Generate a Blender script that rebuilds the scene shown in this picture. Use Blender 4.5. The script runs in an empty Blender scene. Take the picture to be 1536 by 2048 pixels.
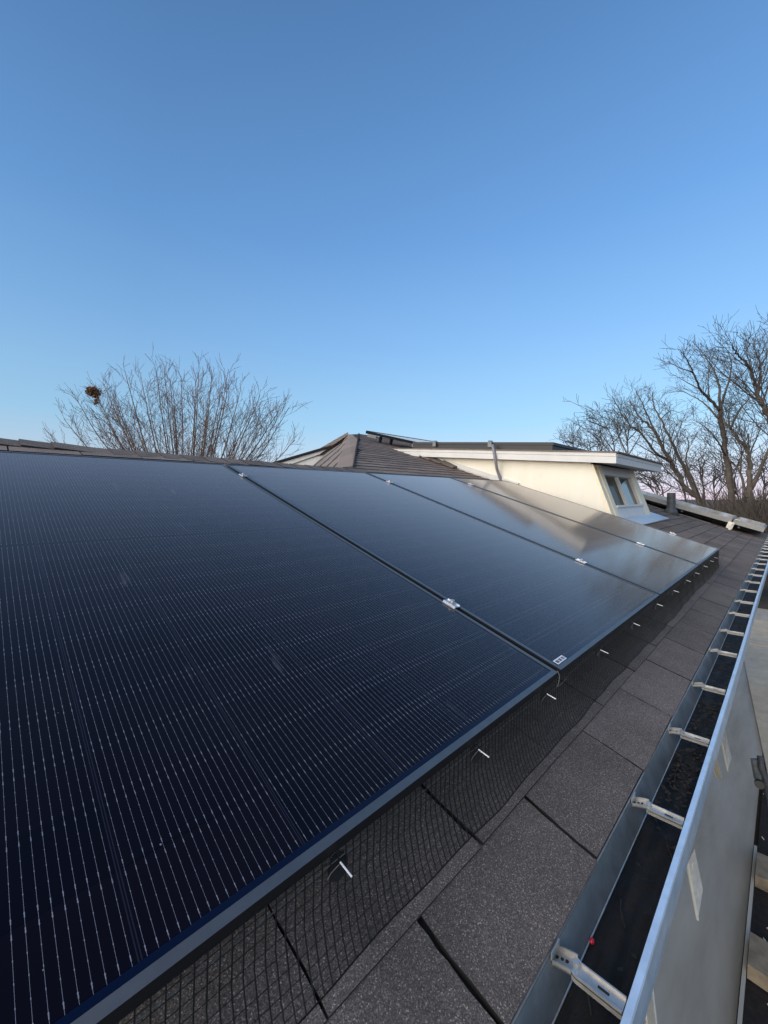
import bpy, math, random
from mathutils import Matrix, Vector
C = bpy.context.scene
col = C.collection
R = math.radians

# ------------------------------------------------------------------ camera
YAW, PITCH, FPX = R(45.1526), R(-2.102), 802.637
CAM = Vector((.1167, -.4025, .4467))
_cy, _sy, _cp, _sp = math.cos(YAW), math.sin(YAW), math.cos(PITCH), math.sin(PITCH)
CF = Vector((_cy*_cp, _sy*_cp, _sp)); CR = Vector((_sy, -_cy, 0)); CU = CR.cross(CF)
cam = bpy.data.cameras.new('camera'); cam.sensor_fit = 'VERTICAL'; cam.sensor_height = 36
cam.lens = FPX/2048*36; cam.clip_start = .02; cam.clip_end = 3000
co = bpy.data.objects.new('camera', cam); col.objects.link(co)
co.matrix_world = Matrix(((CR.x, CU.x, -CF.x, CAM.x), (CR.y, CU.y, -CF.y, CAM.y), (CR.z, CU.z, -CF.z, CAM.z), (0, 0, 0, 1)))
C.camera = co

def ray(x, y):                      # direction of a photo pixel (1536 x 2048), forward component 1
    return CF + CR*((x-768)/FPX) + CU*(-(y-1024)/FPX)
def at(x, y, depth): return CAM + ray(x, y)*depth
def on_plane(x, y, p, n):
    d = ray(x, y); return CAM + d*((p-CAM).dot(n)/d.dot(n))

# ------------------------------------------------------------------ light
SUN_AZ = Vector((-.93, .20, 0)).normalized(); SUN_EL = R(5)
sun_dir = (SUN_AZ*math.cos(SUN_EL) + Vector((0, 0, math.sin(SUN_EL)))).normalized()
w = bpy.data.worlds.new('World'); C.world = w; w.use_nodes = True
nt = w.node_tree; N = nt.nodes; Lk = nt.links
def wn(t, **k):
    n = N.new(t)
    for a, b in k.items(): setattr(n, a, b)
    return n
def wmath(op, a, b=None):
    n = wn('ShaderNodeMath', operation=op)
    for i, v in enumerate((a, b)):
        if v is None: continue
        if isinstance(v, (int, float)): n.inputs[i].default_value = v
        else: Lk.new(v, n.inputs[i])
    return n.outputs[0]
def srgb(r, g, b):
    f = lambda c: c/12.92 if c <= .04045 else ((c+.055)/1.055)**2.4
    return (f(r/255), f(g/255), f(b/255), 1)
tc = wn('ShaderNodeTexCoord'); sep = wn('ShaderNodeSeparateXYZ'); Lk.new(tc.outputs['Generated'], sep.inputs[0])
ramp = wn('ShaderNodeValToRGB'); cr = ramp.color_ramp
stops = [(0, (92, 90, 92)), (.485, (112, 108, 112)), (.5, (222, 206, 222)), (.52, (214, 216, 234)), (.545, (196, 220, 242)), (.585, (166, 213, 247)),
         (.67, (137, 188, 240)), (.76, (110, 162, 222)), (.88, (86, 131, 186)), (1, (62, 100, 156))]
while len(cr.elements) < len(stops): cr.elements.new(.5)
for e, (p, c) in zip(cr.elements, stops): e.position = p; e.color = srgb(*c)
Lk.new(wmath('MULTIPLY_ADD', sep.outputs[2], .5), ramp.inputs[0]); ramp.inputs[0].links[0].from_node.inputs[2].default_value = .5
# brighter opposite the low sun, darkest a quarter turn away from it
dt = wn('ShaderNodeVectorMath', operation='DOT_PRODUCT'); Lk.new(tc.outputs['Generated'], dt.inputs[0]); dt.inputs[1].default_value = sun_dir
anti = wmath('MAXIMUM', wmath('MULTIPLY', dt.outputs['Value'], -1), 0)
gain = wmath('ADD', wmath('MULTIPLY', anti, .30), .86)
mulc = wn('ShaderNodeVectorMath', operation='SCALE'); Lk.new(ramp.outputs[0], mulc.inputs[0]); Lk.new(gain, mulc.inputs['Scale'])
# warm after-glow on the sun's side
glow = wmath('POWER', wmath('MAXIMUM', wmath('SUBTRACT', dt.outputs['Value'], .22), 0), 1.6)
up = wmath('GREATER_THAN', sep.outputs[2], 0)
gl = wn('ShaderNodeVectorMath', operation='SCALE'); gl.inputs[0].default_value = (6.9, 6.2, 5.4); Lk.new(wmath('MULTIPLY', glow, up), gl.inputs['Scale'])
addc = wn('ShaderNodeVectorMath', operation='ADD'); Lk.new(mulc.outputs[0], addc.inputs[0]); Lk.new(gl.outputs[0], addc.inputs[1])
sky = wn('ShaderNodeTexSky'); sky.sky_type = 'NISHITA'; sky.sun_disc = False
sky.sun_elevation = SUN_EL; sky.sun_rotation = math.atan2(sun_dir.x, sun_dir.y); sky.ozone_density = 4; sky.dust_density = .5
skys = wn('ShaderNodeVectorMath', operation='SCALE'); Lk.new(sky.outputs[0], skys.inputs[0]); skys.inputs['Scale'].default_value = .012
add2 = wn('ShaderNodeVectorMath', operation='ADD'); Lk.new(addc.outputs[0], add2.inputs[0]); Lk.new(skys.outputs[0], add2.inputs[1])
bg = N['Background']; Lk.new(add2.outputs[0], bg.inputs[0]); bg.inputs[1].default_value = 1.0
sl = bpy.data.lights.new('sun', 'SUN'); sl.energy = .5; sl.angle = R(14); sl.color = (1, .9, .74)
so = bpy.data.objects.new('sun', sl); col.objects.link(so); so.rotation_euler = sun_dir.to_track_quat('Z', 'Y').to_euler()
C.view_settings.view_transform = 'Standard'; C.view_settings.look = 'None'; C.view_settings.exposure = 0; C.view_settings.gamma = 1

# ------------------------------------------------------------------ helpers
def tag(o, label=None, cat=None, group=None, kind=None):
    if label: o['label'] = label
    if cat: o['category'] = cat
    if group: o['group'] = group
    if kind: o['kind'] = kind
    return o
def empty(name, loc, rx=0):
    o = bpy.data.objects.new(name, None); o.empty_display_size = .1; col.objects.link(o)
    o.location = loc; o.rotation_euler = (rx, 0, 0)
    o['_m'] = 0; del o['_m']
    return o
def mtx(o):
    m = Matrix.Translation(o.location) @ o.rotation_euler.to_matrix().to_4x4()
    return mtx(o.parent) @ m if o.parent else m
class MB:
    def __init__(s): s.v = []; s.f = []; s.mi = []; s.uv = {}
    def face(s, pts, mi=0, uvs=None):
        i = len(s.v); s.v += [Vector(p) for p in pts]; s.f.append(tuple(range(i, i+len(pts)))); s.mi.append(mi)
        if uvs: s.uv[len(s.f)-1] = uvs
    def hexa(s, p, mi=0, mis=None):          # p: 4 bottom then 4 top, counter-clockwise seen from the top
        i = len(s.v); s.v += [Vector(q) for q in p]
        for k, f in enumerate(((3, 2, 1, 0), (4, 5, 6, 7), (0, 1, 5, 4), (1, 2, 6, 5), (2, 3, 7, 6), (3, 0, 4, 7))):
            s.f.append(tuple(i+j for j in f)); s.mi.append(mis[k] if mis else mi)
    def box(s, a, b, mi=0, T=lambda p: p):
        x0, y0, z0 = a; x1, y1, z1 = b
        s.hexa([T(Vector(q)) for q in ((x0, y0, z0), (x1, y0, z0), (x1, y1, z0), (x0, y1, z0), (x0, y0, z1), (x1, y0, z1), (x1, y1, z1), (x0, y1, z1))], mi)
    def tube(s, pts, rad, n=6, mi=0, cap=True):
        pts = [Vector(p) for p in pts]; i0 = len(s.v)
        if isinstance(rad, (int, float)): rad = [rad]*len(pts)
        ref = None
        for k, p in enumerate(pts):
            d = (pts[min(k+1, len(pts)-1)] - pts[max(k-1, 0)])
            d = d.normalized() if d.length > 1e-9 else Vector((0, 0, 1))
            if ref is None: ref = d.orthogonal().normalized()
            a = (ref - d*ref.dot(d)); a = a.normalized() if a.length > 1e-6 else d.orthogonal().normalized()
            ref = a; b = d.cross(a)
            for j in range(n):
                t = 2*math.pi*j/n; s.v.append(p + (a*math.cos(t) + b*math.sin(t))*rad[k])
        for k in range(len(pts)-1):
            for j in range(n):
                a0 = i0+k*n+j; a1 = i0+k*n+(j+1) % n
                s.f.append((a0, a1, a1+n, a0+n)); s.mi.append(mi)
        if cap:
            s.f.append(tuple(i0+j for j in reversed(range(n)))); s.mi.append(mi)
            e = i0+(len(pts)-1)*n; s.f.append(tuple(e+j for j in range(n))); s.mi.append(mi)
    def prism(s, poly, ext, mi=0):           # polygon + extrusion vector
        ext = Vector(ext); a = [Vector(p) for p in poly]; b = [p+ext for p in a]; n = len(a); i = len(s.v)
        s.v += a+b
        s.f.append(tuple(i+k for k in reversed(range(n)))); s.mi.append(mi)
        s.f.append(tuple(i+n+k for k in range(n))); s.mi.append(mi)
        for k in range(n):
            k2 = (k+1) % n; s.f.append((i+k, i+k2, i+n+k2, i+n+k)); s.mi.append(mi)
    def build(s, name, mats, parent=None, smooth=False, local=False):
        if not isinstance(mats, (list, tuple)): mats = [mats]
        me = bpy.data.meshes.new(name)
        if parent and not local:
            iv = mtx(parent).inverted(); vs = [iv @ p for p in s.v]
        else: vs = s.v
        me.from_pydata([tuple(p) for p in vs], [], s.f)
        for m in mats: me.materials.append(m)
        for p, k in zip(me.polygons, s.mi): p.material_index = k; p.use_smooth = smooth
        if s.uv:
            ul = me.uv_layers.new(name='UVMap')
            for fi, uvs in s.uv.items():
                for li, q in zip(me.polygons[fi].loop_indices, uvs): ul.data[li].uv = q
        me.update()
        o = bpy.data.objects.new(name, me); col.objects.link(o)
        if parent: o.parent = parent
        return o
def dup(root, loc=None):
    c = root.copy(); col.objects.link(c)
    if loc is not None: c.location = loc
    for ch in list(root.children):
        d = ch.copy(); col.objects.link(d); d.parent = c
        for g in list(ch.children):
            e = g.copy(); col.objects.link(e); e.parent = d
    return c

# ------------------------------------------------------------------ materials
class G:                                      # tiny node-graph helper
    def __init__(s, name):
        s.m = bpy.data.materials.new(name); s.m.use_nodes = True; s.t = s.m.node_tree; s.b = s.t.nodes['Principled BSDF']
    def n(s, t, **k):
        q = s.t.nodes.new(t)
        for a, b in k.items(): setattr(q, a, b)
        return q
    def ln(s, a, b): s.t.links.new(a, b)
    def math(s, op, a, b=None, c=None):
        q = s.n('ShaderNodeMath', operation=op)
        for i, v in enumerate((a, b, c)):
            if v is None: continue
            if isinstance(v, (int, float)): q.inputs[i].default_value = v
            else: s.ln(v, q.inputs[i])
        return q.outputs[0]
    def mix(s, f, a, b):
        q = s.n('ShaderNodeMix', data_type='RGBA')
        for sock, v in ((q.inputs[0], f), (q.inputs[6], a), (q.inputs[7], b)):
            if isinstance(v, (int, float)): sock.default_value = v
            elif isinstance(v, tuple): sock.default_value = (*v[:3], 1)
            else: s.ln(v, sock)
        return q.outputs[2]
    def noise(s, co, scale, detail=4, rough=.6):
        q = s.n('ShaderNodeTexNoise'); q.inputs['Scale'].default_value = scale; q.inputs['Detail'].default_value = detail; q.inputs['Roughness'].default_value = rough
        if co is not None: s.ln(co, q.inputs['Vector'])
        return q.outputs[0]
    def ramp(s, f, a, b):
        q = s.n('ShaderNodeMapRange'); q.inputs[1].default_value = a; q.inputs[2].default_value = b; s.ln(f, q.inputs[0]); return q.outputs[0]
    def bump(s, h, strength, dist):
        q = s.n('ShaderNodeBump'); q.inputs['Strength'].default_value = strength; q.inputs['Distance'].default_value = dist; s.ln(h, q.inputs['Height']); s.ln(q.outputs[0], s.b.inputs['Normal'])
    def set(s, **k):
        for a, v in k.items():
            i = s.b.inputs[a.replace('_', ' ')]
            if isinstance(v, tuple): i.default_value = (*v[:3], 1)
            elif isinstance(v, (int, float)): i.default_value = v
            else: s.ln(v, i)
        return s
def simple(name, c, rough=.6, metal=0, var=.15, scale=8, bump=0, bscale=60, spec=.5):
    g = G(name); co = g.n('ShaderNodeTexCoord').outputs['Object']
    f = g.noise(co, scale)
    lo = tuple(x*(1-var) for x in c); hi = tuple(min(1, x*(1+var)) for x in c)
    g.set(Base_Color=g.mix(g.ramp(f, .3, .7), lo, hi), Roughness=rough, Metallic=metal, Specular_IOR_Level=spec)
    if bump: g.bump(g.noise(co, bscale), bump, .002)
    return g.m
M = {}
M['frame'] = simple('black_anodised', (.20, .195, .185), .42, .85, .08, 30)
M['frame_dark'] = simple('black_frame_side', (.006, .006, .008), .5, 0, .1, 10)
M['silver_frame'] = simple('silver_anodised', (.25, .245, .235), .5, .3, .12, 5)
M['alu'] = simple('mill_aluminium', (.60, .62, .65), .38, .85, .1, 40)
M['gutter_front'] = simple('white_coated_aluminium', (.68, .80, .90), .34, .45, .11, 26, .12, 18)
M['gutter_grey'] = simple('dull_grey_aluminium', (.15, .165, .17), .55, .25, .35, 14, .2, 30)
M['galv'] = simple('galvanised_strap', (.52, .50, .46), .42, .7, .22, 35)
M['black_wire'] = simple('black_coated_wire', (.006, .006, .006), .5)
M['black_plastic'] = simple('black_plastic', (.01, .01, .01), .45)
M['cable'] = simple('grey_cable', (.14, .135, .12), .6)
M['white_rod'] = simple('bright_rod', (.85, .86, .84), .4, .2, .05)
M['cream'] = simple('cream_painted_board', (.77, .72, .60), .6, 0, .05, 3, .15, 25)
def mat_cream():
    g = G('cream_painted_render'); co = g.n('ShaderNodeTexCoord').outputs['Object']
    mp = g.n('ShaderNodeMapping'); mp.inputs['Scale'].default_value = (4, 5, .7); g.ln(co, mp.inputs[0])
    f = g.ramp(g.noise(mp.outputs[0], 1.5, 5), .35, .8); c = g.mix(f, (.78, .735, .62), (.72, .67, .55))
    c = g.mix(g.math('MULTIPLY', g.ramp(g.noise(co, 6, 5), .6, .8), .25), c, (.5, .46, .36))
    g.set(Base_Color=c, Roughness=.7); g.bump(g.noise(co, 90, 4), .25, .004); return g.m
M['cream'] = mat_cream()
M['trim_white'] = simple('white_painted_trim', (.56, .55, .53), .55, 0, .07, 6, .15, 40)
M['trim_cream'] = simple('cream_painted_trim', (.74, .65, .47), .55, 0, .09, 6, .15, 40)
M['soffit'] = simple('grey_soffit_paint', (.50, .49, .46), .6, 0, .12, 7)
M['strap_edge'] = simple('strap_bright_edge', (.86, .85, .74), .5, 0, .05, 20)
M['strap'] = simple('strap_pale_face', (.62, .64, .62), .5, 0, .1, 30)
M['lead'] = simple('bright_sheet_apron', (.72, .76, .80), .38, .5, .1, 6)
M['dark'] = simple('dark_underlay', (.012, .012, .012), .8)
M['pvc'] = simple('grey_conduit', (.20, .20, .225), .5, .1, .12, 14)
M['pipe'] = simple('weathered_vent_pipe', (.06, .065, .07), .6, 0, .45, 14, .3, 40)
M['timber'] = simple('weathered_timber', (.24, .19, .13), .8, 0, .35, 9, .5, 30)
M['tan'] = simple('tan_board', (.56, .46, .33), .8, 0, .14, 6, .3, 50)
M['soil'] = simple('dark_soil', (.016, .012, .010), .95, 0, .6, 30, 1, 60)
M['litter'] = simple('wet_leaf_litter', (.020, .016, .011), .8, 0, .7, 60)
M['red'] = simple('red_berry', (.55, .02, .05), .35)
M['bark'] = simple('bark', (.095, .078, .062), .9, 0, .35, 9, .6, 25)
M['bark_light'] = simple('pale_bark', (.155, .115, .085), .9, 0, .3, 9, .5, 25)
M['twig'] = simple('twig_bark', (.070, .058, .050), .9, 0, .3, 6)
M['twig_red'] = simple('reddish_twig_bark', (.105, .068, .058), .9, 0, .3, 6)
M['brush'] = simple('dry_brush', (.085, .066, .05), .9, 0, .4, 6)
M['leaf'] = simple('dry_leaf', (.19, .098, .036), .8, 0, .55, 30)

def mat_glass():
    g = G('solar_cells_under_glass'); tc = g.n('ShaderNodeTexCoord'); co = tc.outputs['Object']
    sp = g.n('ShaderNodeSeparateXYZ'); g.ln(co, sp.inputs[0]); x, y = sp.outputs[0], sp.outputs[1]
    cu = g.math('MODULO', g.math('SUBTRACT', x, .0185), .183)
    incell = g.math('LESS_THAN', cu, .1805)
    fr = g.math('FRACT', g.math('DIVIDE', cu, .01003))
    dx = g.math('MULTIPLY', g.math('ABSOLUTE', g.math('SUBTRACT', fr, .5)), .01003)
    half = g.math('GREATER_THAN', y, 1.058)
    yy = g.math('ADD', g.math('SUBTRACT', y, .0215), g.math('MULTIPLY', half, -.012))
    ROW = .0935
    ry = g.math('MODULO', yy, ROW)
    edge = g.math('MINIMUM', ry, g.math('SUBTRACT', ROW, ry))          # distance to the row gap
    dots = g.math('ABSOLUTE', g.math('SUBTRACT', g.math('FRACT', g.math('DIVIDE', ry, ROW/5)), .5))
    dot = g.math('LESS_THAN', g.math('MULTIPLY', dots, ROW/5), .0009)
    pad = g.math('MULTIPLY', g.math('LESS_THAN', g.math('ABSOLUTE', g.math('SUBTRACT', edge, .007)), .0024), 1)
    wid = g.math('ADD', .00014, g.math('ADD', g.math('MULTIPLY', dot, .00020), g.math('MULTIPLY', pad, .00026)))
    inv = g.math('MULTIPLY', g.math('GREATER_THAN', y, .0215), g.math('LESS_THAN', y, 2.092))
    mid = g.math('GREATER_THAN', g.math('ABSOLUTE', g.math('SUBTRACT', y, 1.058)), .006)
    wire = g.math('MULTIPLY', g.math('MULTIPLY', g.math('LESS_THAN', dx, wid), incell), g.math('MULTIPLY', inv, mid))
    # faint cell outline
    ce = g.math('MINIMUM', g.math('ABSOLUTE', g.math('SUBTRACT', cu, .0007)), g.math('ABSOLUTE', g.math('SUBTRACT', cu, .1808)))
    line = g.math('MULTIPLY', g.math('LESS_THAN', ce, .0006), inv)
    cellv = g.n('ShaderNodeTexWhiteNoise', noise_dimensions='2D')
    cmb = g.n('ShaderNodeCombineXYZ'); g.ln(g.math('FLOOR', g.math('DIVIDE', g.math('SUBTRACT', x, .0185), .183)), cmb.inputs[0]); g.ln(g.math('FLOOR', g.math('DIVIDE', yy, ROW)), cmb.inputs[1])
    g.ln(cmb.outputs[0], cellv.inputs['Vector'])
    cell = g.mix(cellv.outputs[0], (.0016, .0012, .0036), (.0036, .0020, .0046))
    rowgap = g.math('LESS_THAN', edge, .0012)
    cell = g.mix(rowgap, cell, (.001, .001, .002))
    margin = g.math('MULTIPLY', g.math('GREATER_THAN', y, .0215), g.math('LESS_THAN', y, 2.092))
    cell = g.mix(margin, (.002, .006, .024), cell)
    c = g.mix(line, cell, (.016, .017, .028))
    big = g.noise(co, 3.0, 2)
    wf = g.math('MULTIPLY', wire, g.math('ADD', .55, g.math('MULTIPLY', g.noise(co, 7, 3), .5)))
    c = g.mix(wf, c, (.27, .28, .33))
    # a little dried dust: smears that run down the slope
    mp = g.n('ShaderNodeMapping'); mp.inputs['Scale'].default_value = (24, 4, 1); g.ln(co, mp.inputs[0])
    sm = g.math('MULTIPLY', g.ramp(g.noise(mp.outputs[0], 1.0, 3), .67, .80), .13)
    dust = g.math('ADD', g.math('MULTIPLY', sm, 1), g.math('MULTIPLY', g.ramp(big, .4, .8), .006))
    spk = g.n('ShaderNodeTexVoronoi'); spk.inputs['Scale'].default_value = 45; g.ln(co, spk.inputs['Vector'])
    sq = g.n('ShaderNodeSeparateColor'); g.ln(spk.outputs['Color'], sq.inputs[0])
    speck = g.math('MULTIPLY', g.math('LESS_THAN', spk.outputs['Distance'], .055), g.math('GREATER_THAN', sq.outputs[0], .965))
    c = g.mix(g.math('MAXIMUM', dust, g.math('MULTIPLY', speck, .5)), c, (.42, .45, .50))
    g.set(Base_Color=c, Roughness=g.math('ADD', .075, g.math('MULTIPLY', big, .05)), IOR=2.35, Specular_IOR_Level=.5, Specular_Tint=(.14, .115, .115), Sheen_Weight=.36, Sheen_Roughness=.26, Sheen_Tint=(1, .93, .86))
    g.bump(g.noise(co, 420, 2), .03, .0006)
    return g.m
M['glass'] = mat_glass()

def mat_shingle(name, tint=1.0, warm=1.0):
    g = G(name); co = g.n('ShaderNodeTexCoord').outputs['Object']; geo = g.n('ShaderNodeNewGeometry')
    vo = g.n('ShaderNodeTexVoronoi'); vo.inputs['Scale'].default_value = 720; g.ln(co, vo.inputs['Vector'])
    sc = g.n('ShaderNodeSeparateColor'); g.ln(vo.outputs['Color'], sc.inputs[0])
    r = g.n('ShaderNodeValToRGB'); e = r.color_ramp
    for p, c in ((0, .040), (.4, .062), (.78, .088), (.95, .135), (1, .25)):
        el = e.elements.new(p) if p not in (0, 1) else e.elements[0 if p == 0 else -1]
        el.color = (c*tint*1.03*warm, c*tint*.965, c*tint*.95/warm, 1)
    g.ln(sc.outputs[0], r.inputs[0])
    blot = g.ramp(g.noise(co, 5, 5), .3, .72)
    isl = geo.outputs['Random Per Island']
    st_ = g.n('ShaderNodeMapping'); st_.inputs['Scale'].default_value = (7, 1.3, 1.3); g.ln(co, st_.inputs[0])
    run = g.ramp(g.noise(st_.outputs[0], 1.4, 4), .55, .75)
    k = g.math('SUBTRACT', g.math('ADD', .70, g.math('ADD', g.math('MULTIPLY', blot, .40), g.math('MULTIPLY', isl, .34))), g.math('MULTIPLY', run, .22))
    q = g.n('ShaderNodeVectorMath', operation='SCALE'); g.ln(r.outputs[0], q.inputs[0]); g.ln(k, q.inputs['Scale'])
    g.set(Base_Color=q.outputs[0], Roughness=.88, Specular_IOR_Level=.35)
    g.bump(g.math('ADD', g.math('MULTIPLY', sc.outputs[1], .6), g.noise(co, 260, 3)), .55, .0022)
    return g.m
M['shingle'] = mat_shingle('asphalt_shingle_granules', 1.55, 1.15)
M['shingle_grazing_upper'] = mat_shingle('granules_grazing_light_upper', 2.05, 1.2)  # upper slope: lightening at the grazing angle painted into the granule colour
M['shingle_mid'] = mat_shingle('granules_grazing_light_mid', 1.65, 1.2)  # roof beyond the row: same granules, paler warm light put into their colour
M['shingle_edge'] = simple('shingle_cut_edge', (.016, .014, .013), .95)

def mat_course(name, step=.105):              # shingle courses on far faces, along the UVs in metres
    g = G(name); uv = g.n('ShaderNodeUVMap').outputs[0]; co = g.n('ShaderNodeTexCoord').outputs['Object']
    sp = g.n('ShaderNodeSeparateXYZ'); g.ln(uv, sp.inputs[0])
    wob = g.math('MULTIPLY', g.math('SUBTRACT', g.noise(co, 9, 2), .5), .03)
    vv = g.math('DIVIDE', g.math('ADD', sp.outputs[1], wob), step)
    fr = g.math('FRACT', vv)
    ln = g.math('LESS_THAN', fr, .24)
    cm = g.n('ShaderNodeCombineXYZ'); g.ln(g.math('FLOOR', vv), cm.inputs[0]); g.ln(g.math('FLOOR', g.math('DIVIDE', sp.outputs[0], .333)), cm.inputs[1])
    wnz = g.n('ShaderNodeTexWhiteNoise', noise_dimensions='2D'); g.ln(cm.outputs[0], wnz.inputs['Vector'])
    f = g.math('ADD', g.math('MULTIPLY', wnz.outputs[0], .5), g.math('MULTIPLY', g.noise(co, 30, 4), .5))
    c = g.mix(f, (.16, .128, .106), (.25, .205, .17))
    c = g.mix(ln, c, (.02, .017, .015))
    g.set(Base_Color=c, Roughness=.9)
    g.bump(fr, .4, .008)
    return g.m
M['course'] = mat_course('shingle_courses')

def mat_wall():
    g = G('grey_rendered_wall'); co = g.n('ShaderNodeTexCoord').outputs['Object']
    mp = g.n('ShaderNodeMapping'); mp.inputs['Scale'].default_value = (.5, 3, 3.2); g.ln(co, mp.inputs[0])
    f = g.ramp(g.noise(mp.outputs[0], 1.6, 4), .35, .7)
    c = g.mix(f, (.35, .322, .272), (.48, .445, .385))
    mp2 = g.n('ShaderNodeMapping'); mp2.inputs['Scale'].default_value = (5, 1, .6); g.ln(co, mp2.inputs[0])
    st = g.ramp(g.noise(mp2.outputs[0], 1.2, 3), .66, .76)
    c = g.mix(g.math('MULTIPLY', st, .3), c, (.22, .19, .15))
    g.set(Base_Color=c, Roughness=.85); g.bump(g.noise(co, 220, 3), .3, .002)
    return g.m
M['wall'] = mat_wall()
def mat_ground():
    g = G('winter_ground'); co = g.n('ShaderNodeTexCoord').outputs['Object']
    f = g.ramp(g.noise(co, .8, 6), .35, .65)
    c = g.mix(f, (.035, .028, .020), (.095, .075, .05))
    g.set(Base_Color=c, Roughness=.95); g.bump(g.noise(co, 20, 4), .5, .03)
    return g.m
M['ground'] = mat_ground()
def mat_pane():
    g = G('window_glass'); g.set(Base_Color=(.035, .033, .03), Roughness=.03, IOR=1.5, Specular_IOR_Level=.9); return g.m
M['pane'] = mat_pane()
def mat_curtain():                            # drawn olive curtain close behind the glass
    g = G('curtained_window'); co = g.n('ShaderNodeTexCoord').outputs['Object']
    mp = g.n('ShaderNodeMapping'); mp.inputs['Scale'].default_value = (14, .6, .6); g.ln(co, mp.inputs[0])
    g.set(Base_Color=g.mix(g.ramp(g.noise(mp.outputs[0], 2, 3), .3, .7), (.045, .04, .028), (.105, .092, .062)), Roughness=.12, Specular_IOR_Level=.03); return g.m
M['pane_curtain'] = mat_curtain()
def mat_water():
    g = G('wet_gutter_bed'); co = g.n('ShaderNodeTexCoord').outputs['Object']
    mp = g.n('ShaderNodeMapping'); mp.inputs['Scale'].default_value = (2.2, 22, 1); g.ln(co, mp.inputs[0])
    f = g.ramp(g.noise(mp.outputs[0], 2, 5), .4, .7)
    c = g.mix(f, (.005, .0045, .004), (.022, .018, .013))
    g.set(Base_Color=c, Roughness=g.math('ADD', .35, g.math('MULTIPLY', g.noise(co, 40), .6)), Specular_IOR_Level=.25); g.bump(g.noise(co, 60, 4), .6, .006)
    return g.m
M['bed'] = mat_water()

# ------------------------------------------------------------------ roof frame of reference
TH = R(17.8167); ct, st = math.cos(TH), math.sin(TH)
def RP(u, v, h): return Vector((u, v*ct - h*st, v*st + h*ct))      # u along the eave, v up the slope, h off the panel plane
HR = -.15                                                         # roof surface below the panel plane
VE = -.238                                                        # roof edge
GZ = -2.8                                                         # ground
rng = random.Random(4)

# ground
g = MB(); g.face([(-700, -700, GZ), (700, -700, GZ), (700, 700, GZ), (-700, 700, GZ)]); tag(g.build('ground', M['ground']), kind='structure')

# ------------------------------------------------------------------ house
house = empty('house', (3, 1, GZ)); tag(house, 'dark shingled house roof with a cream dormer, carrying the solar panels', 'house')
U0, U1 = -1.6, 10.0
HIP0 = (2.89, 2.93); HIP1 = (5.8, 6.32)
def vmax(u):
    if u < HIP0[0]: return 3.02 - .03*u
    if u < HIP1[0]: return HIP0[1] + (u-HIP0[0])*(HIP1[1]-HIP0[1])/(HIP1[0]-HIP0[0])
    return HIP1[1]
# deck under the shingles, as a real slab
mb = MB()
edge = [(U0, VE), (U1, VE), (U1, HIP1[1]), HIP1, HIP0, (U0, 3.05)]
top = [RP(u, v, HR-.009) for u, v in edge]
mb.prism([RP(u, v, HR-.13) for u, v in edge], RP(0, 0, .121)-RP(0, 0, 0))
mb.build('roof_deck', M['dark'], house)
# individual shingle tabs
mb = MB(); EXP = .150; TAB = .3333; v = -.237; row = 0
while v < 6.3:
    off = -.0 if row % 2 == 0 else TAB/2
    n0 = int((U0)/TAB)-1
    for k in range(n0, int(U1/TAB)+1):
        ua = k*TAB+off+.222 + rng.uniform(-.003, .003); ub = ua+TAB-.0055
        ua = max(ua, U0); ub = min(ub, U1)
        va, vb = (-.2315 if row == 0 else v), v+EXP+.012
        hipu = lambda q_: HIP0[0]+(q_-HIP0[1])*(HIP1[0]-HIP0[0])/(HIP1[1]-HIP0[1]) if q_ > HIP0[1] else -9
        hb, ht = hipu(va), hipu(vb)
        ua_t, ub_t = max(ua, ht), ub
        ua = max(ua, hb)
        if ub-ua < .03 or ub_t-ua_t < .005: continue
        um = (ua+ub)/2
        if va > vmax(ub)-.02 or (ub < 2.9 and va > vmax(um)-.02): continue
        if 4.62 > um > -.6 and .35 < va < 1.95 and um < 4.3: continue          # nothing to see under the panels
        j = [rng.uniform(-.0025, .0025) for _ in range(4)]; lift = .0055+rng.uniform(0, .002)
        a, b = RP(ua, va+j[0], HR+lift), RP(ub, va+j[1], HR+lift); c_, d_ = RP(ub_t-j[2]*.5, vb, HR), RP(ua_t+j[3]*.5, vb, HR)
        dn = RP(0, 0, -.009)-RP(0, 0, 0)
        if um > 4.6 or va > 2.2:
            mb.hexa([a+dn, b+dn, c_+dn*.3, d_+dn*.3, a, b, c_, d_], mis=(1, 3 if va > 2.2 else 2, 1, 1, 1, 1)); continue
        ns = 9; ls, rs_ = [], []
        for q_ in range(ns+1):
            f = q_/ns; jt = 0 if q_ in (0, ns) else 1
            ls.append(a.lerp(d_, f)+Vector((jt*rng.gauss(0, .0007)+.0015*math.sin(f*5+k*1.7), 0, 0))); rs_.append(b.lerp(c_, f)+Vector((jt*rng.gauss(0, .0007)+.0015*math.sin(f*5+(k+1)*1.7), 0, 0)))
        poly = ls+[p_ for p_ in reversed(rs_)]
        i_ = len(mb.v); n_ = len(poly); mb.v += poly+[p_+dn*(1 if min(q_, n_-1-q_) < ns*.75 else .3) for q_, p_ in enumerate(poly)]
        mb.f.append(tuple(i_+q_ for q_ in reversed(range(n_)))); mb.mi.append(0)
        for q_ in range(n_):
            e_ = (q_+1) % n_; mb.f.append((i_+q_, i_+e_, i_+n_+e_, i_+n_+q_)); mb.mi.append(1)
    v += EXP; row += 1
mb.build('shingles', [M['shingle'], M['shingle_edge'], M['shingle_mid'], M['shingle_grazing_upper']], house)
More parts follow.
